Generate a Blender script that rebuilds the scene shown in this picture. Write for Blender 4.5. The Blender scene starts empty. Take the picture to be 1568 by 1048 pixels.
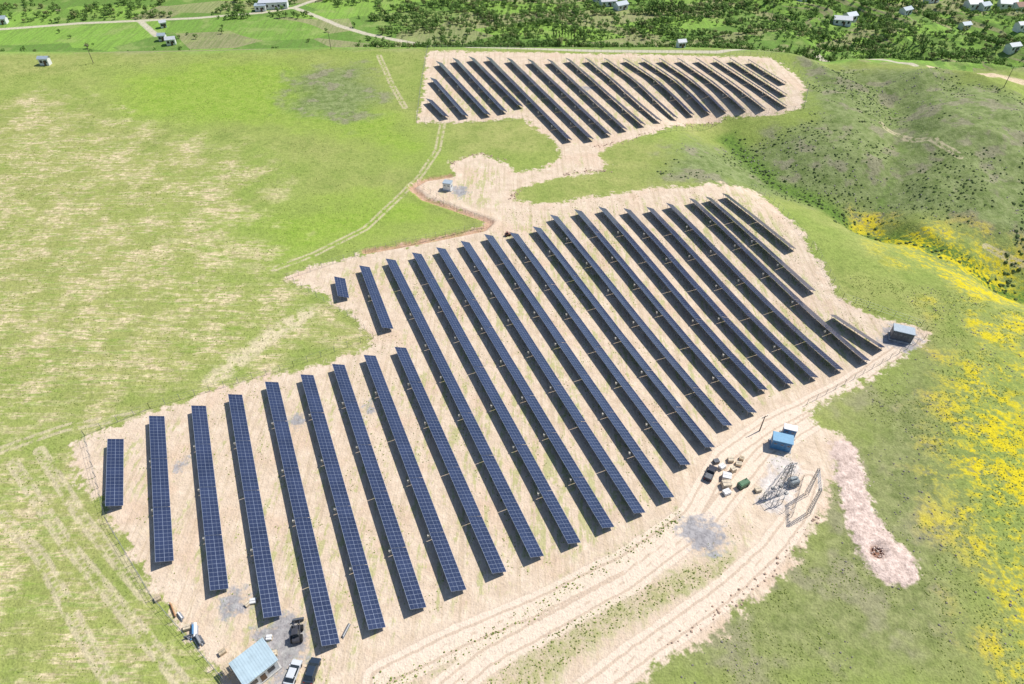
import bpy, math, random
import numpy as np
from mathutils import Vector, Matrix
random.seed(7); rng=np.random.default_rng(7)

# ------------------------------------------------------------------ site survey
# Drone station: 115 m above the site datum, pitched 43 deg down, 24 mm lens.
H=115.; f=1045.; p=math.atan(973/1045.); cp,sp=math.cos(p),math.sin(p)
lat={}
def vnoise(x,y,scale,seed):
    if seed not in lat: lat[seed]=np.random.default_rng(seed).random((256,256))
    g=lat[seed]
    x=np.asarray(x,float)/scale+1000; y=np.asarray(y,float)/scale+1000
    xi=np.floor(x).astype(int); yi=np.floor(y).astype(int)
    fx=x-xi; fy=y-yi; fx=fx*fx*(3-2*fx); fy=fy*fy*(3-2*fy)
    a=g[xi%256,yi%256]; b=g[(xi+1)%256,yi%256]; c=g[xi%256,(yi+1)%256]; d=g[(xi+1)%256,(yi+1)%256]
    return (a*(1-fx)+b*fx)*(1-fy)+(c*(1-fx)+d*fx)*fy
def sst(a,b,x):
    t=np.clip((np.asarray(x,float)-a)/(b-a),0,1); return t*t*(3-2*t)
def segd(x,y,P):
    m=np.full(np.shape(x),1e9)
    for (a,b),(c,d) in zip(P,P[1:]):
        vx,vy=c-a,d-b; t=np.clip(((x-a)*vx+(y-b)*vy)/(vx*vx+vy*vy+1e-9),0,1)
        m=np.minimum(m,np.hypot(x-a-t*vx,y-b-t*vy))
    return m
GUL=[(60,285),(84,245),(92,213),(118,186),(148,160),(220,120)]
GUL2=[(150,300),(152,262),(140,225),(118,190)]
GUL3=[(215,265),(190,225),(165,190),(148,160)]
def yedge(x): return 318-6*sst(-60,-220,x)-30*sst(80,220,x)
def h(x,y):
    x=np.asarray(x,float); y=np.asarray(y,float)
    z=-3.0*np.exp(-((x-66)**2+(y-128)**2)/(2*28**2))
    z=z-10*sst(95,230,x)*(1-sst(120,190,y))
    d=segd(x,y,GUL); z=z-8*np.exp(-(d/17)**2)*sst(290,235,y)
    for gg,dp in ((GUL2,5.5),(GUL3,4.5)):
        d=segd(x,y,gg); z=z-dp*np.exp(-(d/10)**2)*sst(300,265,y)
    z=z+6*np.exp(-((x-175)**2+(y-245)**2)/(2*30**2))
    z=z+1.2*np.sin(x*.021+1)*np.sin(y*.027+.5)*sst(-20,-120,x)
    w=sst(105,150,x)*sst(150,190,y); w2=sst(105,150,x)
    rid=1-np.abs(vnoise(x+.4*y,y-.3*x,24,1)*2-1)
    z=z+w*(rid*5.-2.5)+w2*((vnoise(x,y,20,3)-.5)*2.6+(vnoise(x,y,7,2)-.5)*1.3+(vnoise(x,y,3,4)-.5)*.4)
    z=z-14*sst(0,45,y-yedge(x))
    return z
def hh(x,y): return float(h(np.array([x]),np.array([y]))[0])
def survey(u,v,o=0.):
    """photogrammetric resection: image measurement -> (x,y) in metres on the terrain"""
    a=(u-784)/f; b=(v-524)/f; t=H/(sp+b*cp)
    for i in range(40):
        x=a*t; y=t*(cp-b*sp); tn=(H-hh(x,y)-o)/(sp+b*cp); t=.5*t+.5*tn
    return a*t, t*(cp-b*sp)
S=lambda L,o=0.:[survey(u,v,o) for u,v in L]

# ------------------------------------------------------------------ node helpers
class NT:
    def __init__(s,name):
        s.m=bpy.data.materials.new(name); s.m.use_nodes=True; s.t=s.m.node_tree; s.t.nodes.clear()
        s.out=s.t.nodes.new('ShaderNodeOutputMaterial')
    def n(s,ty,**k):
        nd=s.t.nodes.new(ty)
        for a,b in k.items(): setattr(nd,a,b)
        return nd
    def put(s,sock,v):
        if isinstance(v,bpy.types.NodeSocket): s.t.links.new(v,sock)
        elif isinstance(v,(tuple,list)) and len(v)==3 and sock.type=='RGBA': sock.default_value=(*v,1)
        else: sock.default_value=v
    def math(s,op,a,b=0.,c=None,clamp=False):
        nd=s.n('ShaderNodeMath',operation=op,use_clamp=clamp); s.put(nd.inputs[0],a); s.put(nd.inputs[1],b)
        if c is not None: s.put(nd.inputs[2],c)
        return nd.outputs[0]
    def mix(s,fac,a,b,mode='MIX'):
        nd=s.n('ShaderNodeMix',data_type='RGBA',blend_type=mode); s.put(nd.inputs[0],fac); s.put(nd.inputs[6],a); s.put(nd.inputs[7],b)
        return nd.outputs[2]
    def ss(s,x,a,b,c=0.,d=1.):
        nd=s.n('ShaderNodeMapRange',interpolation_type='SMOOTHSTEP'); s.put(nd.inputs[0],x)
        for i,v in enumerate((a,b,c,d)): nd.inputs[i+1].default_value=v
        return nd.outputs[0]
    def lin(s,x,a,b,c=0.,d=1.):
        nd=s.n('ShaderNodeMapRange'); s.put(nd.inputs[0],x)
        for i,v in enumerate((a,b,c,d)): nd.inputs[i+1].default_value=v
        return nd.outputs[0]
    def noise(s,vec,scale,detail=3.,rough=.55,dist=0.):
        nd=s.n('ShaderNodeTexNoise'); s.put(nd.inputs['Vector'],vec); nd.inputs['Scale'].default_value=scale
        nd.inputs['Detail'].default_value=detail; nd.inputs['Roughness'].default_value=rough; nd.inputs['Distortion'].default_value=dist
        return nd.outputs[0]
    def mapv(s,vec,rot,sc,loc=(0,0,0)):
        nd=s.n('ShaderNodeMapping'); s.put(nd.inputs['Vector'],vec); nd.inputs['Rotation'].default_value=(0,0,rot)
        nd.inputs['Scale'].default_value=sc; nd.inputs['Location'].default_value=loc
        return nd.outputs[0]
    def att(s,name):
        nd=s.n('ShaderNodeAttribute',attribute_name=name); return nd.outputs['Fac']
    def bsdf(s,col,rough=.9,spec=.2,metal=0.,bump=None,bs=.3,bd=.2):
        nd=s.n('ShaderNodeBsdfPrincipled'); s.put(nd.inputs['Base Color'],col); s.put(nd.inputs['Roughness'],rough)
        nd.inputs['Specular IOR Level'].default_value=spec; nd.inputs['Metallic'].default_value=metal
        if bump is not None:
            b=s.n('ShaderNodeBump'); b.inputs['Strength'].default_value=bs; b.inputs['Distance'].default_value=bd
            s.put(b.inputs['Height'],bump); s.t.links.new(b.outputs[0],nd.inputs['Normal'])
        s.t.links.new(nd.outputs[0],s.out.inputs[0]); return nd
_mc={}
def simple(name,col,rough=.7,spec=.3,metal=0.,var=.25,scale=2.):
    if name in _mc: return _mc[name]
    m=NT(name); tc=m.n('ShaderNodeTexCoord').outputs['Object']
    nz=m.noise(tc,scale,3.)
    c=m.mix(m.lin(nz,.3,.7),tuple(v*(1-var) for v in col),tuple(min(1,v*(1+var)) for v in col))
    m.bsdf(c,rough,spec,metal); _mc[name]=m.m; return m.m

# ------------------------------------------------------------------ mesh builder
class MB:
    def __init__(s): s.v=[];s.f=[];s.m=[];s.uv=[]
    def face(s,pts,mat=0,uv=None):
        i=len(s.v); s.v+= [tuple(q) for q in pts]; s.f.append(tuple(range(i,i+len(pts)))); s.m.append(mat)
        s.uv+= uv if uv else [(0,0)]*len(pts)
    def box(s,c,sz,M=None,mat=0,top=None,tap=(1,1)):
        hx,hy,hz=sz[0]/2,sz[1]/2,sz[2]/2; C=Vector(c)
        def P(a,b,d):
            k=tap if d>0 else (1,1)
            q=Vector((a*hx*k[0],b*hy*k[1],d*hz))+C
            return M@q if M is not None else q
        for fi,q in enumerate([[(-1,-1,-1),(-1,1,-1),(1,1,-1),(1,-1,-1)],[(-1,-1,1),(1,-1,1),(1,1,1),(-1,1,1)],
            [(-1,-1,-1),(1,-1,-1),(1,-1,1),(-1,-1,1)],[(1,-1,-1),(1,1,-1),(1,1,1),(1,-1,1)],
            [(1,1,-1),(-1,1,-1),(-1,1,1),(1,1,1)],[(-1,1,-1),(-1,-1,-1),(-1,-1,1),(-1,1,1)]]):
            s.face([P(*a) for a in q], top if (fi==1 and top is not None) else mat)
    def cyl(s,a,b,r1,r2=None,n=8,mat=0,M=None,caps=True):
        a=Vector(a);b=Vector(b); r2=r1 if r2 is None else r2
        d=(b-a).normalized(); u=d.orthogonal().normalized(); w=d.cross(u)
        A=[a+(u*math.cos(2*math.pi*i/n)+w*math.sin(2*math.pi*i/n))*r1 for i in range(n)]
        B=[b+(u*math.cos(2*math.pi*i/n)+w*math.sin(2*math.pi*i/n))*r2 for i in range(n)]
        if M is not None: A=[M@q for q in A];B=[M@q for q in B]
        for i in range(n):
            j=(i+1)%n; s.face([A[i],A[j],B[j],B[i]],mat)
        if caps: s.face(A[::-1],mat); s.face(B,mat)
    def prism(s,prof,y0,y1,mat=0,M=None,y0t=None):
        A=[Vector((x,y0,z)) for x,z in prof];B=[Vector((x,y1,z)) for x,z in prof]
        if M is not None: A=[M@q for q in A];B=[M@q for q in B]
        n=len(prof)
        for i in range(n):
            j=(i+1)%n; s.face([A[i],A[j],B[j],B[i]],mat)
        s.face(A[::-1],mat); s.face(B,mat)
    def mesh(s,name,mats):
        me=bpy.data.meshes.new(name); me.from_pydata(s.v,[],s.f)
        me.polygons.foreach_set('material_index',s.m)
        ul=me.uv_layers.new(name='UVMap'); ul.data.foreach_set('uv',np.array(s.uv,dtype=np.float32).ravel())
        for m in mats: me.materials.append(m)
        me.update(); return me
    def obj(s,name,mats,parent=None):
        o=bpy.data.objects.new(name,s.mesh(name,mats)); bpy.context.scene.collection.objects.link(o)
        if parent: o.parent=parent
        return o
def empty(name,loc=(0,0,0),rot=0.):
    o=bpy.data.objects.new(name,None); o.location=loc; o.rotation_euler=(0,0,rot); bpy.context.scene.collection.objects.link(o); return o
def place(o,u,v,rot=0.,dz=0.,sc=1.):
    x,y=survey(u,v); o.location=(x,y,hh(x,y)+dz); o.rotation_euler=(0,0,rot); o.scale=(sc,sc,sc); return o

# ------------------------------------------------------------------ survey data
dirtA=S([(440,425),(470,410),(560,388),(640,372),(700,360),(745,345),(780,320),(850,312),(900,302),(1000,290),(1100,282),(1150,290),(1190,320),(1225,350),(1250,390),(1270,430),(1290,460),(1330,480),(1400,500),(1420,512),(1400,535),(1370,560),(1330,580),(1270,605),(1230,625),(1250,650),(1290,665),(1300,690),(1290,720),(1265,750),(1250,775),(1200,840),(1150,880),(1080,940),(1000,990),(940,1030),(900,1060),(900,1150),(400,1150),(340,1040),(290,985),(235,915),(200,860),(175,800),(120,740),(110,678),(230,630),(350,592),(450,567),(560,535),(575,515),(545,490),(500,455)])
dirtB=S([(655,78),(760,80),(900,82),(1050,85),(1180,88),(1215,110),(1232,130),(1228,165),(1190,175),(1110,180),(1050,190),(1000,205),(960,215),(920,225),(870,235),(845,215),(800,180),(740,185),(690,190),(640,187),(648,130)])
dirtC=S([(845,215),(860,240),(840,255),(790,265),(770,245),(735,235),(690,250),(695,268),(650,275),(628,285),(640,300),(700,322),(750,340),(755,355),(860,340),(900,315),(850,310),(800,312),(780,300),(800,285),(860,272),(932,262),(915,235),(930,222)])
grassS=S([(740,1048),(850,965),(950,912),(1080,862),(1130,845),(1110,878),(1000,935),(900,990),(830,1048)])
gline=S([(560,1060),(650,1030),(800,950),(900,880),(1000,820),(1040,790)])
straw=S([(-200,180),(0,170),(60,150),(170,190),(300,230),(400,270),(370,330),(380,410),(440,430),(560,520),(230,620),(-200,700)])
straw2=S([(-100,720),(100,690),(150,760),(235,920),(330,1040),(340,1100),(-100,1100)])
green1=S([(180,120),(320,95),(450,90),(560,150),(640,200),(650,240),(420,190),(180,185)])
green2=S([(350,340),(560,290),(660,300),(700,340),(560,375),(430,408)])
scrub=S([(1230,90),(1400,105),(1568,150),(1700,400),(1568,385),(1300,330),(1000,270),(1050,215),(1240,185)])
scrubL=S([(440,110),(560,95),(600,150),(540,195),(430,175)])
yels=[S([(1320,335),(1400,345),(1540,395),(1570,430),(1568,475),(1480,450),(1390,405)]),S([(1460,465),(1568,480),(1568,550),(1500,525)]),S([(1460,560),(1568,550),(1640,1048),(1550,1048),(1500,850),(1440,730)])]
olive=S([(1300,640),(1430,520),(1480,700),(1500,1048),(960,1048),(1150,900),(1260,780)])
rub=S([(1292,690),(1303,740),(1318,790),(1335,825),(1368,866)])
orange=S([(560,386),(640,372),(740,352),(752,340),(700,322),(650,305),(630,288),(650,276),(690,270)])
oroad=S([(1240,735),(1222,790),(1180,845),(1120,900),(1050,952),(980,1000),(920,1046),(870,1090)])
peri=S([(1400,520),(1300,590),(1180,650),(1110,700),(1060,790),(960,860),(820,930),(700,980),(580,1040)])
mid=S([(1250,640),(1170,690),(1080,800),(960,890),(850,950),(740,1010),(680,1060)])
tracks=[S(t) for t in [[(-60,705),(0,690),(100,655),(230,632)],[(678,190),(670,230),(640,275),(560,350),(480,390),(420,412)],[(580,85),(600,130),(620,165)],[(20,710),(100,830),(200,950),(280,1048)],[(60,690),(130,800),(230,920)],[(1350,190),(1400,215),(1470,240)],[(1510,378),(1568,405)],[(0,790),(60,850),(120,960),(170,1048)]]]
pale=S([(470,480),(400,525),(330,580)])
t8=S([(1430,104),(1500,114),(1590,132)])
bgroads=[S(t) for t in [[(-100,52),(0,45),(120,36),(300,28),(400,20),(450,12),(520,40),(560,52),(640,68),(720,73),(900,78),(1100,80),(1250,84),(1400,100)],[(215,33),(240,55)],[(450,12),(500,-6)]]]
gravel=[(1080,820,3.8),(430,985,5.),(415,1005,4.),(565,625,1.4),(455,645,1.6),(275,712,1.2),(360,925,2.4),(705,293,3.),(1378,518,4.5),(1062,812,2.6),(900,135,2.)]
padw=[(1190,745,3.6),(1182,772,2.2),(1200,715,3.)]

# ------------------------------------------------------------------ terrain
def axis(lo,hi,st,far0,far1):
    c=np.arange(lo,hi+st*.5,st); L=[];R=[]; d=st;x=lo
    while x>far0: d*=1.25;x-=d;L.append(x)
    d=st;x=hi
    while x<far1: d*=1.25;x+=d;R.append(x)
    return np.concatenate([np.array(L[::-1]),c,np.array(R)])
xs=axis(-290,310,.9,-5000,5000); ys=axis(25,460,.9,-2500,7000)
X,Y=np.meshgrid(xs,ys); nx,ny=len(xs),len(ys)
Xf,Yf=X.ravel(),Y.ravel()
Z=h(Xf,Yf)
def sdpoly(x,y,P):
    inside=np.zeros(x.shape,bool); n=len(P)
    for i in range(n):
        x1,y1=P[i];x2,y2=P[(i+1)%n]
        if y1==y2: continue
        c=((y1>y)!=(y2>y))&(x<(x2-x1)*(y-y1)/(y2-y1)+x1); inside^=c
    d=segd(x,y,P+[P[0]]); return np.clip(np.where(inside,d,-d),-30,30)
A={}
sd=lambda P:sdpoly(Xf,Yf,P); ln=lambda P:segd(Xf,Yf,P)
A['dirt']=np.maximum.reduce([sd(dirtA),sd(dirtB),sd(dirtC),3.6-ln(oroad)])
A['gstrip']=np.maximum(sd(grassS),1.0-ln(gline))
A['straw']=np.maximum(sd(straw),sd(straw2)); A['pale']=np.clip(2.2-ln(pale),-30,30)
A['green']=np.maximum(sd(green1),sd(green2)-2)
A['scrub']=np.maximum(sd(scrub),sd(scrubL)-3); A['yel']=np.maximum.reduce([sd(q) for q in yels]); A['olive']=sd(olive)
A['rub']=np.clip(2.9-ln(rub)+1.8*np.exp(-((Yf-rub[-1][1])/7)**2),-30,30)
A['orange']=np.clip(1.1-ln(orange),-30,30)
A['oroad']=np.clip(ln(oroad),0,30); A['peri']=np.clip(np.minimum(ln(peri),ln(mid)),0,30)
A['trk']=np.clip(np.minimum.reduce([ln(t) for t in tracks]),0,30)
A['t8']=np.clip(3.0-ln(t8),-30,30)
A['gul']=np.clip(np.minimum(ln(GUL[1:]),np.minimum(ln(GUL2[1:]),ln(GUL3))+4),0,30)
A['bg']=np.clip(Yf-yedge(Xf),-30,30)
A['bgr']=np.clip(1.7-np.minimum.reduce([ln(t) for t in bgroads]),-30,30)
def spots(L):
    m=np.full(Xf.shape,-30.)
    for u,v,r in L:
        cx,cy=survey(u,v); m=np.maximum(m,r-np.hypot(Xf-cx,Yf-cy))
    return m
A['gravel']=spots(gravel); A['padw']=spots(padw)
px,py=survey(1343,845); pit=np.hypot(Xf-px,(Yf-py)); A['pit']=np.clip(1.2-pit,-30,30)
Z=Z-1.2*np.exp(-(pit/1.4)**2)+.4*np.exp(-((pit-2.6)/.9)**2)
dg=np.clip(ln(orange),0,30); Z=Z-.7*np.exp(-(dg/.9)**2)+.4*np.exp(-((dg-1.9)/.9)**2)
gr=A['rub']; Z=Z+.35*sst(-.5,1.5,gr)*(vnoise(Xf,Yf,1.3,5)+.3)
for nme in ('oroad','peri'):
    d_=A[nme]; Z=Z-.10*np.exp(-((d_-.9)/.45)**2)
me=bpy.data.meshes.new('ground')
me.vertices.add(nx*ny); me.vertices.foreach_set('co',np.stack([Xf,Yf,Z],1).astype(np.float32).ravel())
idx=np.arange(nx*ny).reshape(ny,nx); q=np.stack([idx[:-1,:-1],idx[:-1,1:],idx[1:,1:],idx[1:,:-1]],-1).reshape(-1,4)
me.loops.add(q.size); me.loops.foreach_set('vertex_index',q.ravel().astype(np.int32))
me.polygons.add(len(q)); me.polygons.foreach_set('loop_start',np.arange(0,q.size,4,dtype=np.int32))
me.polygons.foreach_set('use_smooth',np.ones(len(q),bool))
me.update(calc_edges=True)
for k,v in A.items():
    a=me.attributes.new(k,'FLOAT','POINT'); a.data.foreach_set('value',v.astype(np.float32))
ground=bpy.data.objects.new('ground',me); bpy.context.scene.collection.objects.link(ground)

g=NT('ground_mat'); pos=g.n('ShaderNodeNewGeometry').outputs['Position']
ROT=math.radians(22.9)
nb=g.noise(pos,.018,2.); nm=g.noise(pos,.09,3.,.6); nf=g.noise(pos,.8,2.,.7); nx_=g.noise(pos,2.6,1.,.7); ne=g.noise(pos,.33,3.,.7)
st1=g.noise(g.mapv(pos,math.radians(-22),(.10,.75,1)),1.,3.,.75)
st2=g.noise(g.mapv(pos,math.radians(52),(.10,.85,1)),1.,3.,.75)
rowst=g.noise(g.mapv(pos,-ROT,(1.1,.035,1)),1.,3.,.6)
rowst2=g.noise(g.mapv(pos,-ROT,(.55,.10,1)),1.,3.,.75)
c=g.mix(g.lin(nm,.32,.68),(.24,.29,.075),(.36,.37,.125))
c=g.mix(g.ss(nb,.42,.62,0,.6),c,(.25,.33,.07))
c=g.mix(g.ss(ne,.5,.66,0,.5),c,(.18,.24,.055))
edge=lambda a,amp,w,n=ne:g.ss(g.math('ADD',g.att(a),g.math('MULTIPLY',g.math('SUBTRACT',n,.5),amp)),-w,w)
c=g.mix(g.math('MULTIPLY',edge('green',40,12,nm),.9),c,g.mix(g.lin(ne,.3,.7),(.20,.32,.035),(.31,.40,.075)))
# stubble
stn=g.math('ADD',g.math('MULTIPLY',st1,.34),g.math('ADD',g.math('MULTIPLY',st2,.34),g.math('ADD',g.math('MULTIPLY',ne,.22),g.math('MULTIPLY',nm,.30))))
sm=edge('straw',60,14,nm)
c=g.mix(g.math('MULTIPLY',sm,.35),c,(.38,.35,.14))
c=g.mix(g.math('MULTIPLY',sm,g.ss(stn,.57,.665)),c,g.mix(g.lin(nf,.3,.7),(.47,.39,.22),(.68,.55,.36)))
c=g.mix(g.math('MULTIPLY',g.math('MULTIPLY',sm,g.ss(st2,.53,.62)),.75),c,(.22,.31,.055))
c=g.mix(g.math('MULTIPLY',g.math('MULTIPLY',sm,g.ss(st1,.56,.65)),.65),c,(.25,.32,.065))
c=g.mix(g.math('MULTIPLY',g.math('MULTIPLY',edge('pale',5,1.5),.85),g.ss(ne,.35,.5)),c,(.60,.51,.33))
# slopes
sk_=edge('scrub',30,8,nm)
c=g.mix(g.math('MULTIPLY',sk_,.9),c,g.mix(g.lin(ne,.35,.65),(.13,.18,.055),(.26,.30,.13)))
c=g.mix(g.math('MULTIPLY',sk_,g.ss(nm,.52,.62,0,.65)),c,g.mix(nf,(.20,.17,.12),(.36,.32,.23)))
c=g.mix(g.math('SUBTRACT',1.,g.ss(g.math('ADD',g.att('gul'),g.math('MULTIPLY',nm,8.)),4.,11.)),c,g.mix(nf,(.06,.12,.025),(.18,.28,.05)))
ol=edge('olive',30,10,nm)
c=g.mix(g.math('MULTIPLY',ol,.9),c,g.mix(g.lin(ne,.35,.65),(.16,.19,.065),(.29,.30,.13)))
c=g.mix(g.math('MULTIPLY',ol,g.ss(nm,.52,.64,0,.6)),c,(.31,.28,.18))
# flowers
fl=g.math('MULTIPLY',edge('yel',42,9,nm),g.ss(g.math('ADD',g.math('MULTIPLY',nf,.45),g.math('ADD',g.math('MULTIPLY',ne,.4),g.math('MULTIPLY',nm,.35))),.545,.68))
c=g.mix(g.math('MULTIPLY',fl,.92),c,(.60,.49,.015))
# lower plain
vor=g.n('ShaderNodeTexVoronoi'); g.put(vor.inputs['Vector'],g.mapv(pos,math.radians(20),(.022,.045,1))); vor.inputs['Scale'].default_value=1.
vs=g.n('ShaderNodeSeparateColor'); g.put(vs.inputs[0],vor.outputs['Color'])
pc=g.mix(g.ss(vs.outputs[0],.3,.7),(.14,.25,.05),(.22,.37,.065)); pc=g.mix(g.ss(vs.outputs[1],.66,.72,0,.85),pc,(.30,.28,.15))
pc=g.mix(g.math('MULTIPLY',g.ss(g.noise(g.mapv(pos,math.radians(20),(.9,.05,1)),1.,2.),.45,.6),.45),pc,(.14,.20,.055))
pc=g.mix(g.ss(nm,.5,.7,0,.6),pc,(.30,.36,.12))
c=g.mix(g.ss(g.math('ADD',g.att('bg'),g.math('MULTIPLY',g.math('SUBTRACT',nm,.5),20.)),-2,10),c,pc)
# tracks
tk=g.att('trk'); rut=g.math('MULTIPLY',g.math('SUBTRACT',1.,g.ss(g.math('ABSOLUTE',g.math('SUBTRACT',tk,.85)),.2,.65)),.75)
c=g.mix(g.math('MULTIPLY',rut,g.ss(ne,.36,.52)),c,(.54,.46,.30))
# bare earth
dm=g.ss(g.math('ADD',g.att('dirt'),g.math('ADD',g.math('MULTIPLY',g.math('SUBTRACT',nm,.5),7.),g.math('ADD',g.math('MULTIPLY',g.math('SUBTRACT',ne,.5),8.),g.math('MULTIPLY',g.math('SUBTRACT',nf,.5),4.)))),-.7,.9)
dc=g.mix(g.lin(ne,.3,.7),(.57,.445,.325),(.72,.585,.45))
dc=g.mix(g.ss(nm,.5,.68,0,.5),dc,(.62,.445,.32))
dc=g.mix(g.ss(rowst,.5,.66,0,.5),dc,(.48,.375,.25))
dc=g.mix(g.ss(rowst2,.56,.70,0,.35),dc,(.76,.64,.51))
weed=g.math('MULTIPLY',g.ss(g.math('ADD',g.math('MULTIPLY',rowst2,.6),g.math('ADD',g.math('MULTIPLY',nf,.25),g.math('MULTIPLY',nb,.25))),.55,.64),g.ss(g.att('dirt'),2.,8.))
weed=g.math('MULTIPLY',weed,g.ss(g.att('peri'),3.,7.))
dc=g.mix(g.math('MULTIPLY',weed,.65),dc,(.35,.37,.12))
gs=g.math('MULTIPLY',edge('gstrip',9,1.8),g.ss(g.math('ADD',g.math('MULTIPLY',nf,.5),g.math('MULTIPLY',ne,.5)),.38,.58,.25,.85))
dc=g.mix(gs,dc,g.mix(ne,(.40,.34,.19),(.31,.34,.12)))
for nme,w in (('peri',3.2),('oroad',3.2)):
    d=g.att(nme)
    on=g.math('SUBTRACT',1.,g.ss(g.math('ADD',d,g.math('MULTIPLY',g.math('SUBTRACT',ne,.5),2.)),w*.75,w*1.05))
    dc=g.mix(g.math('MULTIPLY',on,.8),dc,(.73,.60,.475))
    wv=g.math('SINE',g.math('ADD',g.math('MULTIPLY',d,4.2),g.math('MULTIPLY',ne,4.)))
    dc=g.mix(g.math('MULTIPLY',on,g.ss(wv,.2,.9,0,.6)),dc,(.47,.35,.25))
c=g.mix(dm,c,dc)
c=g.mix(g.math('MULTIPLY',edge('orange',3,.6),.8),c,g.mix(nf,(.42,.23,.14),(.58,.38,.27)))
c=g.mix(edge('t8',4,1.),c,(.62,.49,.33))
c=g.mix(g.math('MULTIPLY',g.ss(g.math('ADD',g.att('gravel'),g.math('ADD',g.math('MULTIPLY',g.math('SUBTRACT',ne,.5),9.),g.math('MULTIPLY',g.math('SUBTRACT',nf,.5),5.))),-1.,1.2),.88),c,g.mix(g.lin(nf,.3,.7),(.21,.21,.23),(.38,.37,.38)))
c=g.mix(g.math('MULTIPLY',edge('padw',7,1.2),.8),c,g.mix(g.lin(nf,.3,.7),(.50,.46,.44),(.72,.67,.63)))
c=g.mix(edge('rub',6,.6),c,g.mix(g.lin(nf,.3,.7),(.50,.38,.32),(.72,.57,.49)))
c=g.mix(edge('pit',1,.4),c,(.30,.17,.12))
c=g.mix(g.math('MULTIPLY',edge('bgr',1.,.6),.9),c,(.55,.49,.38))
br=g.math('ADD',.32,g.math('ADD',g.math('MULTIPLY',nf,.68),g.math('MULTIPLY',nx_,.68)))
grass_only=g.math('SUBTRACT',1.,g.math('MULTIPLY',dm,.65))
br=g.math('ADD',g.math('MULTIPLY',g.math('SUBTRACT',br,1.),grass_only),1.)
vm=g.n('ShaderNodeVectorMath',operation='SCALE'); g.put(vm.inputs[0],c); g.put(vm.inputs['Scale'],br)
g.bsdf(vm.outputs[0],.95,.1,bump=g.math('ADD',nf,g.math('MULTIPLY',nx_,.5)),bs=.6,bd=.4)
me.materials.append(g.m)

# ------------------------------------------------------------------ solar rows
def panel_glass():
    m=NT('panel_glass'); uv=m.n('ShaderNodeUVMap').outputs[0]; sx=m.n('ShaderNodeSeparateXYZ'); m.put(sx.inputs[0],uv)
    u,v=sx.outputs[0],sx.outputs[1]
    half=m.math('LESS_THAN',m.math('ABSOLUTE',m.math('SUBTRACT',v,.5)),.009)
    nz=m.noise(m.n('ShaderNodeNewGeometry').outputs['Position'],.25,2.)
    c=m.mix(m.lin(nz,.3,.7),(.018,.028,.066),(.030,.044,.097))
    c=m.mix(m.math('MULTIPLY',half,.7),c,(.28,.32,.40))
    m.bsdf(c,.2,.45); return m.m
alu=simple('aluminium',(.30,.35,.46),.45,.4,.2,.08); steel=simple('galvanised_steel',(.30,.31,.33),.5,.5,.4,.15)
back=simple('panel_backsheet',(.03,.03,.035),.7,.2); beige=simple('inverter_box',(.6,.55,.45),.6)
PM=[panel_glass(),alu,back,steel,beige]
def solar_row(P,Q,name='solar_panel_row'):
    # P far end, Q near end ; low edge faces right (south), high edge left
    P=Vector(P);Q=Vector(Q); L=(P-Q).length; d=(P-Q)/L; qv=Vector((d.y,-d.x,0))
    W=1.5; tilt=math.radians(26); mw0=.9; per=14
    ntot=max(6,round(L/mw0)); mw=L/ntot
    nt=max(1,round(ntot/per)); cuts=[round(ntot*i/nt) for i in range(nt+1)]
    b=MB(); SL=qv*math.cos(tilt)-Vector((0,0,1))*math.sin(tilt); HC=1.5
    for t in range(nt):
        n0,n1=cuts[t],cuts[t+1]; nmod=n1-n0; gp=.09
        a=Q+d*(n0*mw); e=Q+d*(n1*mw); A3=Vector((a.x,a.y,hh(a.x,a.y))); E3=Vector((e.x,e.y,hh(e.x,e.y)))
        Ls0=(e-a).length; D=(E3-A3)/Ls0; nrm=SL.cross(D).normalized(); nrm=nrm if nrm.z>0 else -nrm
        jit=random.uniform(-.05,.05); C=A3+Vector((0,0,HC+jit))+D*gp/2; Ls=Ls0-gp; m_=Ls/nmod
        pt=lambda s,w,o:C+D*s+SL*w+nrm*o
        for o,mt,fl in ((0.0,1,0),(-.045,2,1)):
            q=[pt(0,-W-.02,o),pt(0,W+.02,o),pt(Ls,W+.02,o),pt(Ls,-W-.02,o)]
            b.face(q if not fl else q[::-1],mt)
        for (s_,w_),(s2,w2) in (((0,-W-.02),(0,W+.02)),((0,W+.02),(Ls,W+.02)),((Ls,W+.02),(Ls,-W-.02)),((Ls,-W-.02),(0,-W-.02))):
            b.face([pt(s_,w_,0),pt(s_,w_,-.045),pt(s2,w2,-.045),pt(s2,w2,0)],1)
        for i in range(nmod):
            for k in (0,1):
                w0=-W+k*W+.022; w1=w0+W-.044; m0=i*m_+.022; m1=m0+m_-.044
                b.face([pt(m0,w0,.012),pt(m0,w1,.012),pt(m1,w1,.012),pt(m1,w0,.012)],0,[(0,0),(0,1),(1,1),(1,0)])
        for w in (-1.,1.):
            b.cyl(pt(0,w,-.1),pt(Ls,w,-.1),.05,n=4,mat=3)
        k=max(2,int(Ls//3.6)+1)
        for i in range(k):
            s=.5+(Ls-1)*i/(k-1)
            for w in (-1.,1.):
                tp=pt(s,w,-.1); b.cyl((tp.x,tp.y,hh(tp.x,tp.y)-.3),tp,.055,n=4,mat=3,caps=False)
            b.cyl(pt(s,-1.35,-.16),pt(s,1.35,-.16),.05,n=4,mat=3)
        if t>0 and random.random()<.7:
            c0=pt(0,-W-.1,-.5); zz=hh(c0.x,c0.y); b.box((c0.x,c0.y,zz+1.35),(.35,.5,.55),mat=4); b.cyl((c0.x,c0.y,zz-.2),(c0.x,c0.y,zz+1.05),.05,n=4,mat=3)
    return b.obj(name,PM)
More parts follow.
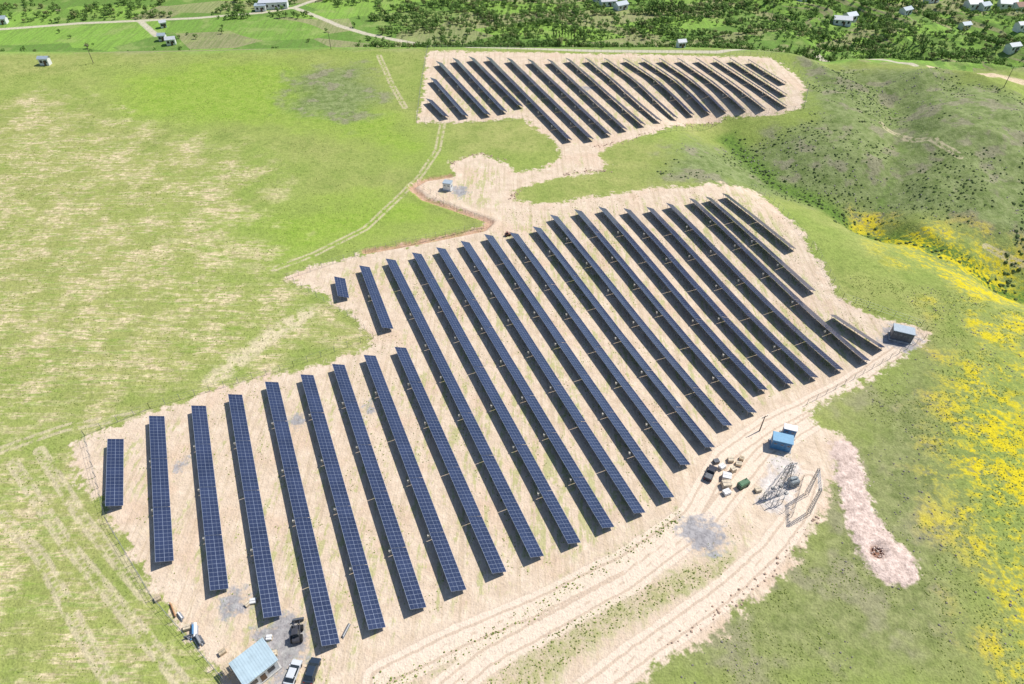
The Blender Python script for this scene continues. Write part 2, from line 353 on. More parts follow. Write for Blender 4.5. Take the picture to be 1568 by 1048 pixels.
rows=[(177,672,175,775),(240,637,252,860),(304,621,336,903),(360,604,418,945),(416,585,507,988),(470,574,578,963),(518,558,641,932),(566,544,703,905),(613,532,765,877),(520,425,526,455),(558,408,594,503),(598,397,823,853),(638,388,880,832),(675,380,932,808),(712,370,980,786),(748,360,1025,762),(787,357,1050,712),(822,348,1088,685),(848,330,1115,652),(885,322,1153,632),(922,318,1170,597),(960,320,1210,588),(995,318,1248,578),(1025,312,1287,566),(1060,305,1328,552),(1085,302,1245,445),(1110,297,1215,380),(1275,482,1352,532),
(657,152,683,178),(663,120,713,177),(672,95,747,175),(697,90,772,170),(722,88,797,162),(748,88,872,213),(780,90,905,212),(812,92,932,205),(842,92,957,197),(870,90,985,190),(899,90,1010,184),(928,90,1035,180),(957,90,1060,175),(985,90,1085,172),(1012,90,1110,170),(1040,90,1140,168),(1068,90,1170,165),(1095,90,1203,161),(1120,90,1203,143),(1148,92,1202,125)]
for r in rows:
    solar_row(survey(r[0],r[1],1.5),survey(r[2],r[3],1.5))

# ------------------------------------------------------------------ fence
def fence(lines):
    b=MB()
    for Lp in lines:
        P=[Vector(q) for q in Lp]
        for a,e in zip(P,P[1:]):
            n=max(1,int((e-a).length/3)); prev=None
            for i in range(n+1):
                c=a.lerp(e,i/n); z=hh(c.x,c.y); b.cyl((c.x,c.y,z-.2),(c.x,c.y,z+1.9),.05,n=4)
                if prev is not None:
                    for k in (.3,1.1,1.85): b.cyl((prev[0],prev[1],prev[2]+k),(c.x,c.y,z+k),.018,n=3,caps=False)
                prev=(c.x,c.y,z)
    return b.obj('wire_fence',[steel])
for L in ([(655,76),(645,130),(638,188),(740,188),(800,184)],[(655,76),(900,80),(1180,86),(1222,112),(1238,135),(1230,168),(1110,183),(1000,208)],[(640,285),(700,325),(755,345),(560,388),(440,428),(545,492),(572,518),(450,562),(230,626),(130,668)],[(130,668),(165,800),(235,918),(345,1045)],[(1150,286),(1250,388),(1290,458),(1410,500),(1415,520),(1235,620)]):
    fence([S(L)])

# ------------------------------------------------------------------ buildings
white=simple('white_render_wall',(.72,.72,.70),.8,.2,0,.08); glassd=simple('window_glass',(.03,.04,.05),.1,.5,0,.2)
bluerf=simple('pale_blue_roof',(.42,.53,.58),.5,.4,0,.12,.6); greyr=simple('grey_roof',(.34,.40,.45),.5,.4,0,.12)
dark=simple('dark_grey_steel',(.10,.11,.13),.5,.4); blue=simple('blue_steel',(.05,.19,.38),.45,.5); wh=simple('white_paint',(.72,.72,.71),.4,.5,0,.08)
redrf=simple('rust_roof',(.30,.17,.12),.7); door=simple('door_brown',(.14,.09,.06),.6); tyre=simple('tyre',(.02,.02,.02),.8)
conc=simple('concrete',(.42,.41,.39))
def service_house():
    w,d,hg=5.4,4.4,3.1
    root=empty('white_service_building')
    b=MB(); b.box((0,0,hg/2),(w,d,hg)); b.obj('walls',[white],root)
    b=MB()
    n=28; x0=-w/2-.3
    for i in range(n):
        xa=x0+(w+.6)*i/n; xb=x0+(w+.6)*(i+1)/n; o=.03 if i%2 else 0
        b.box(((xa+xb)/2,0,hg+.12+o),(xb-xa,d+.6,.12))
    b.obj('roof',[bluerf],root)
    b=MB()
    for x in (-1.5,1.5): b.box((x,-d/2-.01,1.7),(1.2,.1,1.1))
    b.box((-w/2-.01,.8,1.7),(.1,1.2,1.1)); b.box((w/2+.01,.8,1.7),(.1,1.1,1.)); b.obj('windows',[glassd],root)
    b=MB(); b.box((w/2+.02,-1.1,1.05),(.1,1.0,2.1)); b.box((0,-d/2-.03,1.05),(.9,.1,2.1)); b.obj('door',[door],root)
    b=MB(); b.box((0,0,.1),(w+.5,d+.5,.3)); b.obj('plinth',[conc],root)
    return root
o=service_house(); place(o,396,1026,math.radians(44))
def kiosk(name,w,d,hg,wallm,roofm,rt=.14):
    root=empty(name)
    b=MB(); b.box((0,0,hg/2+.2),(w,d,hg)); b.obj('walls',[wallm],root)
    b=MB(); b.box((0,0,hg+.28),(w+.3,d+.3,rt),tap=(.97,.97)); b.obj('roof',[roofm],root)
    b=MB(); b.box((0,0,.1),(w+.6,d+.6,.24)); b.obj('base',[conc],root)
    b=MB()
    nd=max(2,int(w/1.1))
    for i in range(nd):
        x=-w/2+w*(i+.5)/nd; b.box((x,-d/2-.02,hg*.5+.2),(w/nd*.86,.06,hg*.82))
        for k in range(5): b.box((x,-d/2-.07,hg*.62+k*.1+.2),(w/nd*.5,.04,.04),mat=1)
    b.obj('doors',[wallm,steel],root)
    b=MB(); b.box((-w/2-.03,0,hg*.6),(.06,d*.4,.6)); b.box((w/2+.03,0,hg*.6),(.06,d*.4,.6)); b.obj('vents',[steel],root)
    return root
bluer=simple('blue_roof',(.16,.34,.50),.5,.4,0,.1)
place(kiosk('blue_transformer_kiosk',4.0,2.4,2.6,blue,bluer),1194,684,math.radians(-18))
place(kiosk('control_cabinet',2.6,1.4,2.4,blue,wh),1206,667,math.radians(-18))
place(kiosk('grey_substation_container',4.8,2.8,2.7,dark,greyr),1378,518,math.radians(-22))
place(kiosk('inverter_station',2.6,2.2,2.4,wh,greyr),686,290,math.radians(-15))

def lattice(b,x,y,z0,hg,w0,w1,n=6,r=.06):
    for i in range(n):
        za=z0+hg*i/n; zb=z0+hg*(i+1)/n; wa=(w0+(w1-w0)*i/n)/2; wb=(w0+(w1-w0)*(i+1)/n)/2
        ca=[(x+sx*wa,y+sy*wa,za) for sx,sy in ((-1,-1),(1,-1),(1,1),(-1,1))]; cb=[(x+sx*wb,y+sy*wb,zb) for sx,sy in ((-1,-1),(1,-1),(1,1),(-1,1))]
        for k in range(4):
            j=(k+1)%4
            b.cyl(ca[k],cb[k],r,n=4); b.cyl(ca[k],cb[j],r*.6,n=3); b.cyl(cb[k],cb[j],r*.6,n=3)
pyl=simple('pylon_steel',(.22,.23,.25),.5,.5,.2)
b=MB(); lattice(b,0,0,0,9.0,1.8,.45,7,.06)
for z in (6.6,7.7,8.8): b.cyl((-1.3,0,z),(1.3,0,z),.05,n=4); b.cyl((-1.3,0,z),(0,0,z-.5),.04,n=4); b.cyl((1.3,0,z),(0,0,z-.5),.04,n=4)
for z in (6.6,7.7,8.8):
    for x in (-1.2,1.2): b.cyl((x,0,z-.1),(x,0,z-.7),.07,n=6,mat=1)
for x in (-.9,.9):
    for y in (-.9,.9): b.box((x,y,.15),(.6,.6,.4),mat=2)
place(b.obj('lattice_pylon',[pyl,wh,conc]),1194,752,.3)
b=MB()
for yy in (-2.4,2.4): lattice(b,0,yy,0,8.3,.6,.35,7,.045)
lh=8.1
for dx in (-.18,.18):
    for dz in (0,.4): b.cyl((dx,-2.6,lh+dz-.3),(dx,2.6,lh+dz-.3),.045,n=4)
for i in range(8): b.cyl((-.18,-2.5+i*.62,lh-.3),(.18,-1.9+i*.62,lh+.1),.03,n=3)
for yy in (-1.6,0,1.6): b.cyl((0,yy,7.8),(0,yy,6.9),.09,n=6,mat=1)
place(b.obj('substation_gantry',[pyl,wh]),1236,772,-.25)
b=MB()
for i in range(3):
    for j in range(2):
        x=i*1.2-1.2;y=j*2.-1.; b.cyl((x,y,0),(x,y,1.8),.07,n=6); b.cyl((x,y,1.8),(x,y,2.6),.12,.07,n=8,mat=1)
    b.cyl((i*1.2-1.2,-1.,2.6),(i*1.2-1.2,1.,2.6),.03,n=4)
b.cyl((-1.4,-1.,1.75),(1.4,-1.,1.75),.06,n=4); b.cyl((-1.4,1.,1.75),(1.4,1.,1.75),.06,n=4)
place(b.obj('switchgear_frame',[pyl,wh]),1184,768,.3)
b=MB(); b.box((0,0,.95),(1.9,1.3,1.4)); b.box((0,0,1.7),(1.7,1.1,.12),tap=(.9,.9))
for i in range(6):
    for s in (-1,1): b.box((-.75+i*.3,s*.78,.95),(.1,.26,1.1))
for x in (-.5,0,.5): b.cyl((x,0,1.75),(x,0,2.4),.1,.05,n=8,mat=1)
b.cyl((-.9,0,2.1),(.7,0,2.1),.2,n=10); b.box((0,0,.12),(2.3,1.7,.22),mat=2)
place(b.obj('power_transformer',[simple('transformer_grey',(.28,.31,.32)),wh,conc]),1213,742,.3)
b=MB()
P=[Vector(q) for q in S([(1168,762),(1200,722),(1228,736),(1212,792),(1168,762)])]
for a,e in zip(P,P[1:]):
    n=4
    for i in range(n+1):
        c_=a.lerp(e,i/n); z=hh(c_.x,c_.y); b.cyl((c_.x,c_.y,z-.2),(c_.x,c_.y,z+1.8),.04,n=4)
    for k in (.2,1.,1.75): b.cyl((a.x,a.y,hh(a.x,a.y)+k),(e.x,e.y,hh(e.x,e.y)+k),.02,n=3)
b.obj('substation_fence',[pyl])
def slim_pole(u,v,hg=8):
    b=MB(); b.cyl((0,0,-.3),(0,0,hg),.15,.09,n=8); b.box((0,0,hg-.4),(1.7,.1,.1)); 
    for x in (-.75,0,.75): b.cyl((x,0,hg-.35),(x,0,hg-.05),.06,n=6,mat=1)
    place(b.obj('utility_pole',[simple('pole_wood',(.16,.13,.10)),wh]),u,v,random.uniform(-.5,.5))
for u,v,hg in ((143,97,8),(507,76,8),(1537,134,8),(1455,12,8),(1163,660,5),(1340,45,8),(1180,30,8)): slim_pole(u,v,hg)

# ------------------------------------------------------------------ vehicles
def car(name,pn,col,u,v,rot,pick=False):
    paint=simple('paint_'+pn,col,.25,.6,0,.05)
    b=MB(); W=1.78
    prof=[(-2.2,.35),(-2.2,.75),(-2.1,.9),(-1.0,.98),(1.1,.98),(2.05,.86),(2.2,.65),(2.2,.35)]
    b.prism(prof,-W/2,W/2)
    cab=[(-1.85,.98,-1.25,1.45),(1.15,.98,.45,1.45)] if not pick else [(-.4,.98,-.2,1.6),(1.25,.98,.6,1.6)]
    (ax,az,bx,bz),(cx,cz,dx,dz)=cab
    w0,w1=W/2-.06,W/2-.24
    q=lambda x,y,z:Vector((x,y,z))
    for s in (-1,1):
        fc=[q(ax,s*w0,az),q(cx,s*w0,cz),q(dx,s*w1,dz),q(bx,s*w1,bz)]; b.face(fc if s<0 else fc[::-1],1)
    b.face([q(cx,-w0,cz),q(cx,w0,cz),q(dx,w1,dz),q(dx,-w1,dz)],1); b.face([q(ax,w0,az),q(ax,-w0,az),q(bx,-w1,bz),q(bx,w1,bz)],1)
    b.box(((bx+dx)/2,0,bz+.03),(dx-bx+.05,2*w1+.06,.07),tap=(.9,.9)); 
    for s in (-1,1):
        xx=ax*.4+cx*.6-.8; b.cyl(q(xx,s*(w0+.01),.98),q(xx,s*(w1+.01),bz),.05,n=4)
    if pick:
        b.box((-1.3,0,1.0),(1.6,1.4,.06),mat=3)
        for s in (-1,1): b.box((-1.3,s*.82,1.12),(1.7,.08,.3))
        b.box((-2.15,0,1.12),(.08,1.7,.3))
    for x in (-1.35,1.38):
        for s in (-1,1): b.cyl((x,s*(W/2-.2),.33),(x,s*(W/2+.02),.33),.33,n=14,mat=2)
    for s in (-1,1): b.box((2.19,s*.65,.7),(.06,.35,.16),mat=4); b.box((-2.2,s*.7,.78),(.05,.25,.16),mat=5); b.box((.95,s*(W/2+.1),1.02),(.15,.2,.13))
    o=b.obj(name,[paint,glassd,tyre,dark,wh,simple('tail_red',(.4,.02,.02))]); place(o,u,v,rot,0,.92)
car('parked_car','silver',(.60,.62,.64),450,1032,math.radians(80)); car('parked_car','navy',(.03,.045,.07),479,1029,math.radians(82))
car('pickup_truck','graphite',(.04,.04,.05),1087,727,math.radians(60),True)
def tractor(u,v,rot,col,name,sc=1.):
    pm=simple(name+'_paint',col,.4,.5)
    b=MB(); b.prism([(-2,.7),(-2,1.5),(-1.8,1.6),(-.2,1.6),(.0,1.3),(1.4,1.2),(1.5,.7)],-.7,.7)
    b.box((-.6,0,2.15),(1.3,1.25,1.15),mat=1,tap=(.85,.85)); b.box((-.6,0,2.76),(1.25,1.2,.1))
    for x,r in ((-1.2,.75),(1.0,.6)):
        for s in (-1,1): b.cyl((x,s*.65,r),(x,s*1.1,r),r,n=16,mat=2); b.cyl((x,s*1.09,r),(x,s*1.12,r),r*.45,n=10)
    for s in (-1,1): b.cyl((-.2,s*.55,1.5),(1.9,s*.55,1.5),.1,n=6); b.cyl((1.9,s*.55,1.5),(2.7,s*.55,.6),.1,n=6)
    b.prism([(2.6,.15),(2.6,.95),(2.75,.95),(2.85,.4),(3.4,.2),(3.4,.12)],-1.1,1.1,mat=3)
    b.cyl((1.0,.3,1.2),(1.0,.3,2.1),.05,n=6,mat=3)
    place(b.obj(name,[pm,glassd,tyre,dark]),u,v,rot,0,sc)
tractor(456,972,math.radians(100),(.05,.05,.06),'wheel_loader',.85); tractor(778,361,math.radians(20),(.35,.16,.12),'mini_loader',.5)

# ------------------------------------------------------------------ yard goods
wood=simple('pallet_wood',(.50,.40,.27),.8); card=simple('cardboard',(.62,.52,.38),.9); grn=simple('green_paint',(.07,.16,.08),.5)
def pallet(u,v,rot,w,d,hg,m,name='pallet_stack'):
    b=MB()
    for i in (-1,0,1): b.box((i*w*.42,0,.05),(w*.1,d,.1),mat=1)
    for i in range(6): b.box((0,-d/2+d*(i+.5)/6,.115),(w,d/6*.75,.03),mat=1)
    k=max(1,int(hg/.35))
    for i in range(k):
        b.box((random.uniform(-.05,.05),random.uniform(-.05,.05),.14+hg*(i+.5)/k),(w*.93,d*.93,hg/k*.95))
    b.box((0,0,.15+hg/2),(w*.95,.06,hg*1.01),mat=2)
    place(b.obj(name,[m,wood,dark]),u,v,rot)
for u,v,w,d,hg,m in ((1105,717,1.4,1.1,.8,wh),(1118,706,1.2,1.1,.7,card),(1112,733,1.8,1.6,1.1,wh),(1111,745,1.9,1.5,1.2,card),(1130,712,1.3,1,.6,card),(1096,708,1.2,1,.6,dark),(1112,756,1.6,1.2,.7,wh),(1135,704,1.,1,.6,wood),(1122,722,1.1,1.,.9,card),(1160,752,1.3,1.,.7,card)):
    pallet(u,v,random.uniform(-.6,.6),w,d,hg,m)
def gen():
    b=MB(); b.box((0,0,.85),(2.4,1.2,1.1)); b.box((0,0,1.45),(2.2,1.05,.1),tap=(.9,.9)); b.box((0,0,.15),(2.6,.9,.2),mat=1)
    for i in range(5): b.box((-1.22,-.4+i*.2,.9),(.05,.1,.8),mat=1)
    b.cyl((.8,.3,1.5),(.8,.3,2.),.06,n=8,mat=1)
    for x in (-.7,.7):
        for s in (-1,1): b.cyl((x,s*.5,.3),(x,s*.66,.3),.3,n=12,mat=2)
    place(b.obj('green_generator',[grn,dark,tyre]),1137,745,.5)
gen()
def pipes(u,v,rot,n,L,r,cols,name):
    b=MB(); k=0
    row=n;z=r
    while row>0 and k<n*3:
        for i in range(row):
            y=(i-(row-1)/2)*2.1*r; b.cyl((-L/2+random.uniform(-.3,.3),y,z),(L/2+random.uniform(-.3,.3),y,z),r,n=8,mat=random.randrange(len(cols))); k+=1
        row-=1; z+=1.8*r
    place(b.obj(name,cols),u,v,rot)
pg=simple('pipe_grey',(.3,.3,.33))
pipes(298,968,1.9,4,2.2,.16,[wh,pg,blue],'pipe_stack'); pipes(305,982,2.3,4,2.,.15,[dark,steel],'pipe_stack'); pipes(293,975,.4,3,1.5,.14,[pg,dark],'pipe_stack')
pipes(266,935,2.2,3,2.8,.11,[wood,simple('orange_plank',(.45,.24,.12))],'timber_stack'); pipes(277,945,2.4,3,1.8,.12,[wh,steel],'pipe_stack')
pallet(242,918,.6,1.1,1.1,.5,wood); pallet(287,963,.3,1.2,1,.6,card)
pallet(388,922,.2,1.2,1,.35,wh); pallet(380,926,.9,1.,.8,.3,card); pallet(421,1002,.3,.9,.9,.5,card); pallet(341,1000,.7,1.2,.9,.5,wood); pallet(413,978,.1,1,.9,.4,wh)
pipes(530,966,1.25,3,2.4,.09,[steel,dark],'pipe_stack')
def canopy():
    b=MB()
    for x in (-1,1):
        for y in (-.8,.8): b.cyl((x,y,0),(x,y,2.2),.06,n=5)
    for i in range(7): b.box((-1.05+i*.35,0,2.25),(.28,2.,.06))
    for i in range(4): b.box((0,-.8+i*.5,.6),(2.2,.08,.12))
    place(b.obj('timber_shelter',[wood]),357,1028,.8)
canopy()

# ------------------------------------------------------------------ village houses
HP=[]
def house(u,v,rot,w,d,hg,roofm,flat=False,name='village_house'):
    root=empty(name); HP.append(survey(u,v))
    b=MB(); b.box((0,0,hg/2-.5),(w,d,hg+1)); 
    rh=d*.25
    if not flat:
        for x in (-w/2,w/2):
            t=[(x,-d/2,hg),(x,d/2,hg),(x,0,hg+rh)]; b.face(t if x>0 else t[::-1])
    b.obj('walls',[white],root)
    b=MB()
    if flat: b.box((0,0,hg+.12),(w+.6,d+.6,.2))
    else:
        for s in (-1,1):
            q=[(-w/2-.4,s*(d/2+.4),hg-.1),(w/2+.4,s*(d/2+.4),hg-.1),(w/2+.4,0,hg+rh+.1),(-w/2-.4,0,hg+rh+.1)]; b.face(q if s<0 else q[::-1])
            q2=[(a,bb,cc-.12) for a,bb,cc in q]; b.face(q2[::-1] if s<0 else q2)
            b.face([q[0],q2[0],q2[1],q[1]])
    b.obj('roof',[roofm],root)
    b=MB(); n=max(2,int(w/3))
    for i in range(n): b.box((-w/2+w*(i+.5)/n,-d/2-.02,hg*.55),(1.1,.08,1.2)); b.box((-w/2+w*(i+.5)/n,d/2+.02,hg*.55),(1.1,.08,1.2))
    b.obj('windows',[glassd],root)
    b=MB(); b.box((w*.1,-d/2-.05,1.),(1.,.1,2.)); b.obj('door',[door],root)
    place(root,u,v,rot)
greyw=simple('white_sheet_roof',(.50,.52,.54),.5,.3,0,.15)
house(420,12,.15,16,7,3.6,greyw,True,'farm_shed'); house(400,16,.15,6,5,3,greyr,True)
for u,v,r,w,d,rm in ((263,68,.3,4.5,3.5,greyw),(250,62,.1,3.5,3,greyr),(251,42,.5,3.,3,greyw),(71,99,0,4,2.5,greyr),(930,8,.2,9,6,greyw),(950,14,.5,7,5,greyr),(1288,37,-.2,9,5,greyw),(1300,31,.4,6,5,greyr),(1488,12,.1,8,6,greyw),(1504,15,.4,6,5,greyr),(1540,12,-.2,9,6,greyw),(1558,16,.2,6,6,redrf),(1548,78,.3,6,4,greyw),(1042,73,.2,3.5,3,greyw),(5,36,.2,5,4,greyr),(1425,3,.3,7,5,greyw),(918,2,.3,7,5,greyw),(1230,2,.3,8,5,greyw),(1385,22,.5,6,4,greyr),(1475,45,.3,5,4,greyr),(1562,45,.2,6,4,greyw)):
    house(u,v,r,w,d,3.0,rm)

# ------------------------------------------------------------------ trees
def leafmat(name,c1,c2):
    m=NT(name); oi=m.n('ShaderNodeObjectInfo').outputs['Random']; pz=m.n('ShaderNodeNewGeometry').outputs['Position']
    nz=m.noise(pz,.9,1.); cc=m.mix(m.lin(nz,.3,.7),c1,c2); cc=m.mix(m.math('MULTIPLY',oi,.5),cc,tuple(x*.6 for x in c1))
    cc=m.mix(m.ss(oi,.8,.95,0,.6),cc,(.28,.26,.11))
    m.bsdf(cc,.8,.2); return m.m
leaf=leafmat('leaf',(.13,.24,.05),(.24,.38,.085)); bark=simple('bark',(.10,.075,.05),.9)
def tree_mesh(kind,seed):
    R=random.Random(seed); b=MB()
    if kind=='poplar': hg,cr,cz,ch=9,1.1,5.,4.2
    elif kind=='bush': hg,cr,cz,ch=2.2,1.4,1.0,1.0
    else: hg,cr,cz,ch=R.uniform(4.5,6),R.uniform(1.9,2.6),2.6,1.5
    if kind!='bush':
        b.cyl((0,0,-.4),(0,0,cz),.2,.1,n=6,mat=1)
        for i in range(5):
            a=R.uniform(0,6.28); z=R.uniform(1.2,cz); b.cyl((0,0,z),(math.cos(a)*cr*.6,math.sin(a)*cr*.6,z+ch*.6),.07,.03,n=4,mat=1,caps=False)
    K=15 if kind!='bush' else 8
    for k in range(K):
        while True:
            p=Vector((R.uniform(-1,1),R.uniform(-1,1),R.uniform(-1,1)))
            if .25<p.length<1: break
        c=Vector((p.x*cr*.8,p.y*cr*.8,cz+p.z*ch*.85)); rr=R.uniform(.35,.6)*min(cr,1.8)*.8
        for i in range(20):
            d=Vector((R.gauss(0,1),R.gauss(0,1),R.gauss(0,1))).normalized(); ctr=c+d*rr*R.uniform(.5,1)
            n=(d+Vector((R.uniform(-.6,.6),R.uniform(-.6,.6),R.uniform(.1,1.2)))).normalized(); u=n.orthogonal().normalized(); w=n.cross(u); s=R.uniform(.14,.34)
            b.face([ctr+u*s,ctr+w*s*.8,ctr-u*s,ctr-w*s*.7])
    return b.mesh('tree_'+kind,[leaf,bark])
TM=[tree_mesh('round',i) for i in range(5)]; TP=[tree_mesh('poplar',20+i) for i in range(2)]; TB=[tree_mesh('bush',30+i) for i in range(3)]
root=empty('distant_trees'); T=[]
avoid=np.array(HP)
def addtree(x,y,mesh,sc): T.append((x,y,mesh,sc))
for i in range(200):
    x0=random.uniform(-80,330); y0=random.uniform(315,480); a=math.radians(random.choice((20,110,20,0)))+random.uniform(-.1,.1); L=random.uniform(12,55); s=0
    m=TP if random.random()<.08 else TM+TB
    while s<L:
        addtree(x0+math.cos(a)*s+random.uniform(-1,1),y0+math.sin(a)*s+random.uniform(-1,1),random.choice(m),.74); s+=random.uniform(1.8,3.6)
for i in range(50):
    x0=random.uniform(-70,320); y0=random.uniform(330,470); a=math.radians(20); nx1=random.randint(4,9); ny1=random.randint(3,6)
    for ii in range(nx1):
        for jj in range(ny1):
            if random.random()<.2: continue
            lx=ii*4.+random.uniform(-.9,.9); ly=jj*4.4+random.uniform(-.9,.9); addtree(x0+lx*math.cos(a)-ly*math.sin(a),y0+lx*math.sin(a)+ly*math.cos(a),random.choice(TM[:3]),.55)
for i in range(4600):
    x=random.uniform(-80,330); y=random.uniform(315,480)
    if float(vnoise(x,y,15,9))>.5+.12*max(0,(330-y)/20): addtree(x,y,random.choice(TM+TB),random.uniform(.35,.95))
for i in range(130):
    x=random.uniform(-30,120); addtree(x,yedge(x)+random.uniform(18,42),random.choice(TM+TB),random.uniform(.5,.9))
for i in range(1500):
    x=random.uniform(-300,-60); y=random.uniform(402,480)
    if float(vnoise(x,y,20,11))>.42: addtree(x,y,random.choice(TM+TB),random.uniform(.5,.9))
for i in range(60):
    x=random.uniform(-260,-60); y=random.uniform(330,400)
    if float(vnoise(x,y,14,12))>.6: addtree(x,y,random.choice(TM+TB),random.uniform(.4,.8))
px0,py0=survey(1015,22)
for i in range(14): addtree(px0-8+i*1.5,py0+random.uniform(-1,1),random.choice(TP),.95)
px1,py1=survey(870,60)
for i in range(12): addtree(px1-8+i*1.6,py1+random.uniform(-1,1),random.choice(TP),.8)
for u,v in ((246,66),(240,60),(252,72),(270,62),(300,60),(235,50),(340,52)): 
    x,y=survey(u,v); addtree(x,y,random.choice(TM),.6)
TX=np.array([q[0] for q in T]);TY=np.array([q[1] for q in T]); TZ=h(TX,TY)
ok=(np.minimum.reduce([segd(TX,TY,t) for t in bgroads])>3.)&(TY>yedge(TX)+6)
ok&=np.min(np.hypot(TX[:,None]-avoid[None,:,0],(TY[:,None]-avoid[None,:,1]+3)*.8),axis=1)>6.5
for i,(x,y,m,k0) in enumerate(T):
    if not ok[i]: continue
    o=bpy.data.objects.new('tree',m); o.location=(x,y,TZ[i]); o.rotation_euler=(0,0,random.uniform(0,6.28)); k=k0*random.uniform(.75,1.25)
    o.scale=(k,k,k*random.uniform(.85,1.15)); o.parent=root; bpy.context.scene.collection.objects.link(o)

# ------------------------------------------------------------------ scattered growth and stones (merged meshes)
def scatter(name,pts,size,mat,flat=.7,nside=5):
    V=[];F=[]
    P=np.array(pts); z=h(P[:,0],P[:,1]); i0=0
    for (x,y),zz in zip(P,z):
        s=size*(.4+1.3*random.random()**2); a0=random.uniform(0,6.28)
        for k in range(nside):
            a=a0+6.283*k/nside; r=s*random.uniform(.7,1.2); V.append((x+math.cos(a)*r,y+math.sin(a)*r,zz-.05))
        for k in range(nside):
            a=a0+.5+6.283*k/nside; r=s*random.uniform(.45,.8); V.append((x+math.cos(a)*r,y+math.sin(a)*r,zz+s*flat*random.uniform(.5,.9)))
        V.append((x+random.uniform(-.2,.2)*s,y,zz+s*flat))
        for k in range(nside):
            j=(k+1)%nside; F.append((i0+k,i0+j,i0+nside+j,i0+nside+k)); F.append((i0+nside+k,i0+nside+j,i0+2*nside))
        i0+=2*nside+1
    me=bpy.data.meshes.new(name); me.from_pydata(V,[],F); me.materials.append(mat); o=bpy.data.objects.new(name,me); bpy.context.scene.collection.objects.link(o)
def inpoly(P,n,cond=None):
    a=np.array(P); lo=a.min(0);hi=a.max(0)
    q=rng.random((n*5,2))*(hi-lo)+lo
    s=sdpoly(q[:,0],q[:,1],P)>0
    q=q[s]
    if cond is not None: q=q[cond(q[:,0],q[:,1])]
    return [tuple(v) for v in q[:n]]
bushm=simple('scrub_green',(.10,.14,.05),.9,.1,0,.4,.2); stone=simple('field_stone',(.22,.20,.17),.9,.1,0,.3,.3); tuftm=simple('tuft_green',(.24,.29,.075),.9,.1,0,.35,.15)
notdirt=lambda x,y:np.maximum.reduce([sdpoly(x,y,dirtA),sdpoly(x,y,dirtB),sdpoly(x,y,dirtC),4.-segd(x,y,oroad)])<-1
cl=lambda x,y,s,k:(vnoise(x,y,s,k)*.6+vnoise(x,y,s*.3,k+50)*.4)
pts=inpoly(scrub,2600,lambda x,y:notdirt(x,y)&(cl(x,y,16,21)>.5)&(y<yedge(x)))
scatter('scrub_bushes',pts,.32,bushm)
scatter('slope_rocks',inpoly(scrub,1200,lambda x,y:notdirt(x,y)&(cl(x,y,12,27)>.52)&(y<yedge(x))),.24,simple('slope_rock',(.30,.27,.23),.9,.1,0,.3,.3))
big=S([(1300,420),(1568,480),(1650,1048),(960,1048),(1260,780),(1310,690),(1330,590)])
scatter('field_stones',inpoly(big,1100,lambda x,y:notdirt(x,y)&(cl(x,y,9,22)>.5)),.18,stone)
gul=[(x+random.gauss(0,2.6),y+random.gauss(0,2.6)) for G_ in (GUL[1:],GUL3) for (a,c),(e,g2) in zip(G_,G_[1:]) for t in np.random.default_rng(5).random(90) for x,y in [(a+(e-a)*t,c+(g2-c)*t)]]
scatter('gully_bushes',gul,.5,bushm)
lf=S([(-60,110),(450,75),(640,80),(630,190),(640,270),(560,380),(430,420),(560,520),(230,620),(150,660),(240,920),(330,1048),(-60,1048)])
scatter('grass_tufts',inpoly(lf,18000,lambda x,y:notdirt(x,y)&(cl(x,y,12,23)>.48)),.13,tuftm,.8,4)
scatter('hillside_tufts',inpoly(big,10000,lambda x,y:notdirt(x,y)&(cl(x,y,10,24)>.47)),.13,tuftm,.8,4)
w=inpoly(dirtA,9000,lambda x,y:(segd(x,y,peri)>6)&(segd(x,y,oroad)>5)&(vnoise(x*math.cos(ROT)+y*math.sin(ROT),(-x*math.sin(ROT)+y*math.cos(ROT))*.3,2.2,31)>.62))
scatter('aisle_weeds',w,.12,tuftm,.7,4)
scatter('roadside_weeds',inpoly(grassS,900)+[(x+random.gauss(0,.8),y+random.gauss(0,.8)) for (a,c),(e,g2) in zip(gline,gline[1:]) for t in np.random.default_rng(3).random(110) for x,y in [(a+(e-a)*t,c+(g2-c)*t)]],.14,tuftm,.8,4)
rb=[]
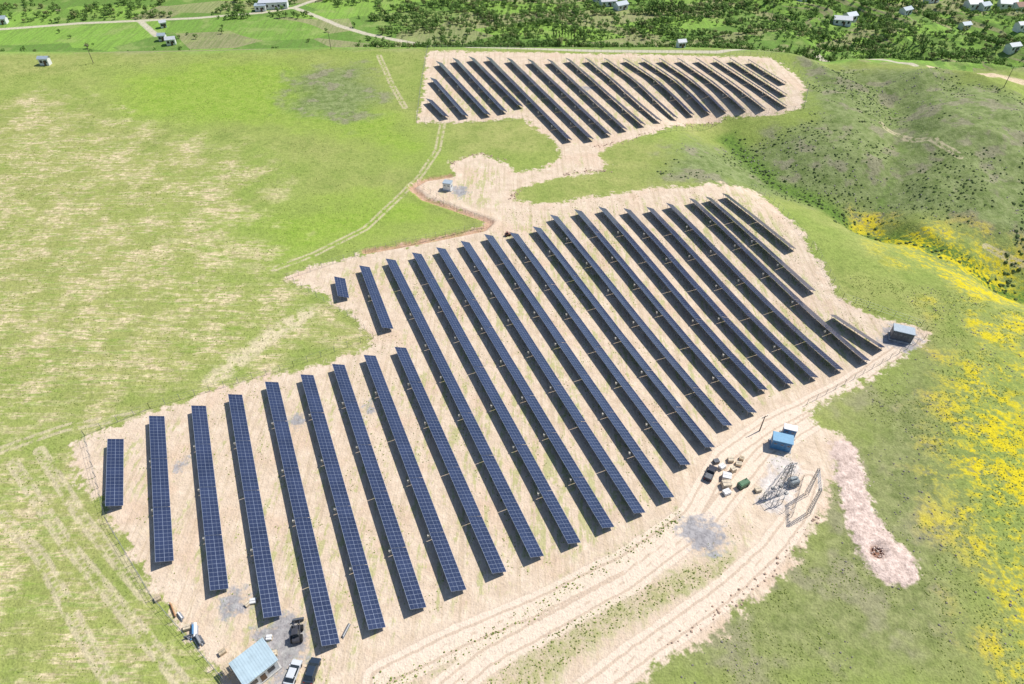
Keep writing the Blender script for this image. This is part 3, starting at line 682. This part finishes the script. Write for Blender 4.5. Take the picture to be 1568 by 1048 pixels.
for (a,c),(e,g2) in zip(rub,rub[1:]):
    for i in range(170):
        t=random.random(); rb.append((a+(e-a)*t+random.gauss(0,1.4),c+(g2-c)*t+random.gauss(0,1.2)))
for i in range(60):
    a=random.uniform(0,6.28); r=random.gauss(3.,.7); rb.append((px+math.cos(a)*r,py+math.sin(a)*r))
scatter('rubble_bank',rb,.16,simple('rubble',(.62,.50,.43),.9,.1,0,.2,.5),.6)
eb=[]
for P in (S([(905,225),(960,217),(1050,192),(1110,183)]),S([(690,250),(735,235),(770,245)]),S([(860,268),(900,262),(932,262)]),S([(800,290),(780,305)]),S([(1268,775),(1170,888),(1020,992)])):
    for (a,c),(e,g2) in zip(P,P[1:]):
        for i in range(45):
            t=random.random(); eb.append((a+(e-a)*t+random.gauss(0,.6),c+(g2-c)*t+random.gauss(0,.6)))
scatter('earth_bank_stones',eb,.24,simple('earth_clod',(.45,.32,.24),.9,.1,0,.25,.5),.7)

# ------------------------------------------------------------------ light, sky, camera
el=math.radians(55); az=Vector((.86,.5,0)).normalized(); Sd=Vector((az.x*math.cos(el),az.y*math.cos(el),math.sin(el)))
sun=bpy.data.lights.new('sun','SUN'); sun.energy=5; sun.angle=math.radians(.5); sun.color=(1,.96,.89)
so=bpy.data.objects.new('sun',sun); so.rotation_euler=Sd.to_track_quat('Z','Y').to_euler(); bpy.context.scene.collection.objects.link(so)
W=bpy.data.worlds.new('World'); bpy.context.scene.world=W; W.use_nodes=True; t=W.node_tree
sk=t.nodes.new('ShaderNodeTexSky'); sk.sky_type='NISHITA'; sk.sun_disc=False; sk.sun_elevation=el; sk.sun_rotation=math.atan2(Sd.x,Sd.y); sk.altitude=1200
t.links.new(sk.outputs[0],t.nodes['Background'].inputs[0]); t.nodes['Background'].inputs[1].default_value=.13
cam=bpy.data.cameras.new('camera'); cam.sensor_width=36; cam.lens=36*f/1568; cam.clip_end=20000
co=bpy.data.objects.new('camera',cam); co.location=(0,0,H); co.rotation_euler=(math.pi/2-p,0,0); bpy.context.scene.collection.objects.link(co)
sc=bpy.context.scene; sc.camera=co; sc.view_settings.view_transform='Standard'; sc.view_settings.look='None'; sc.view_settings.exposure=0
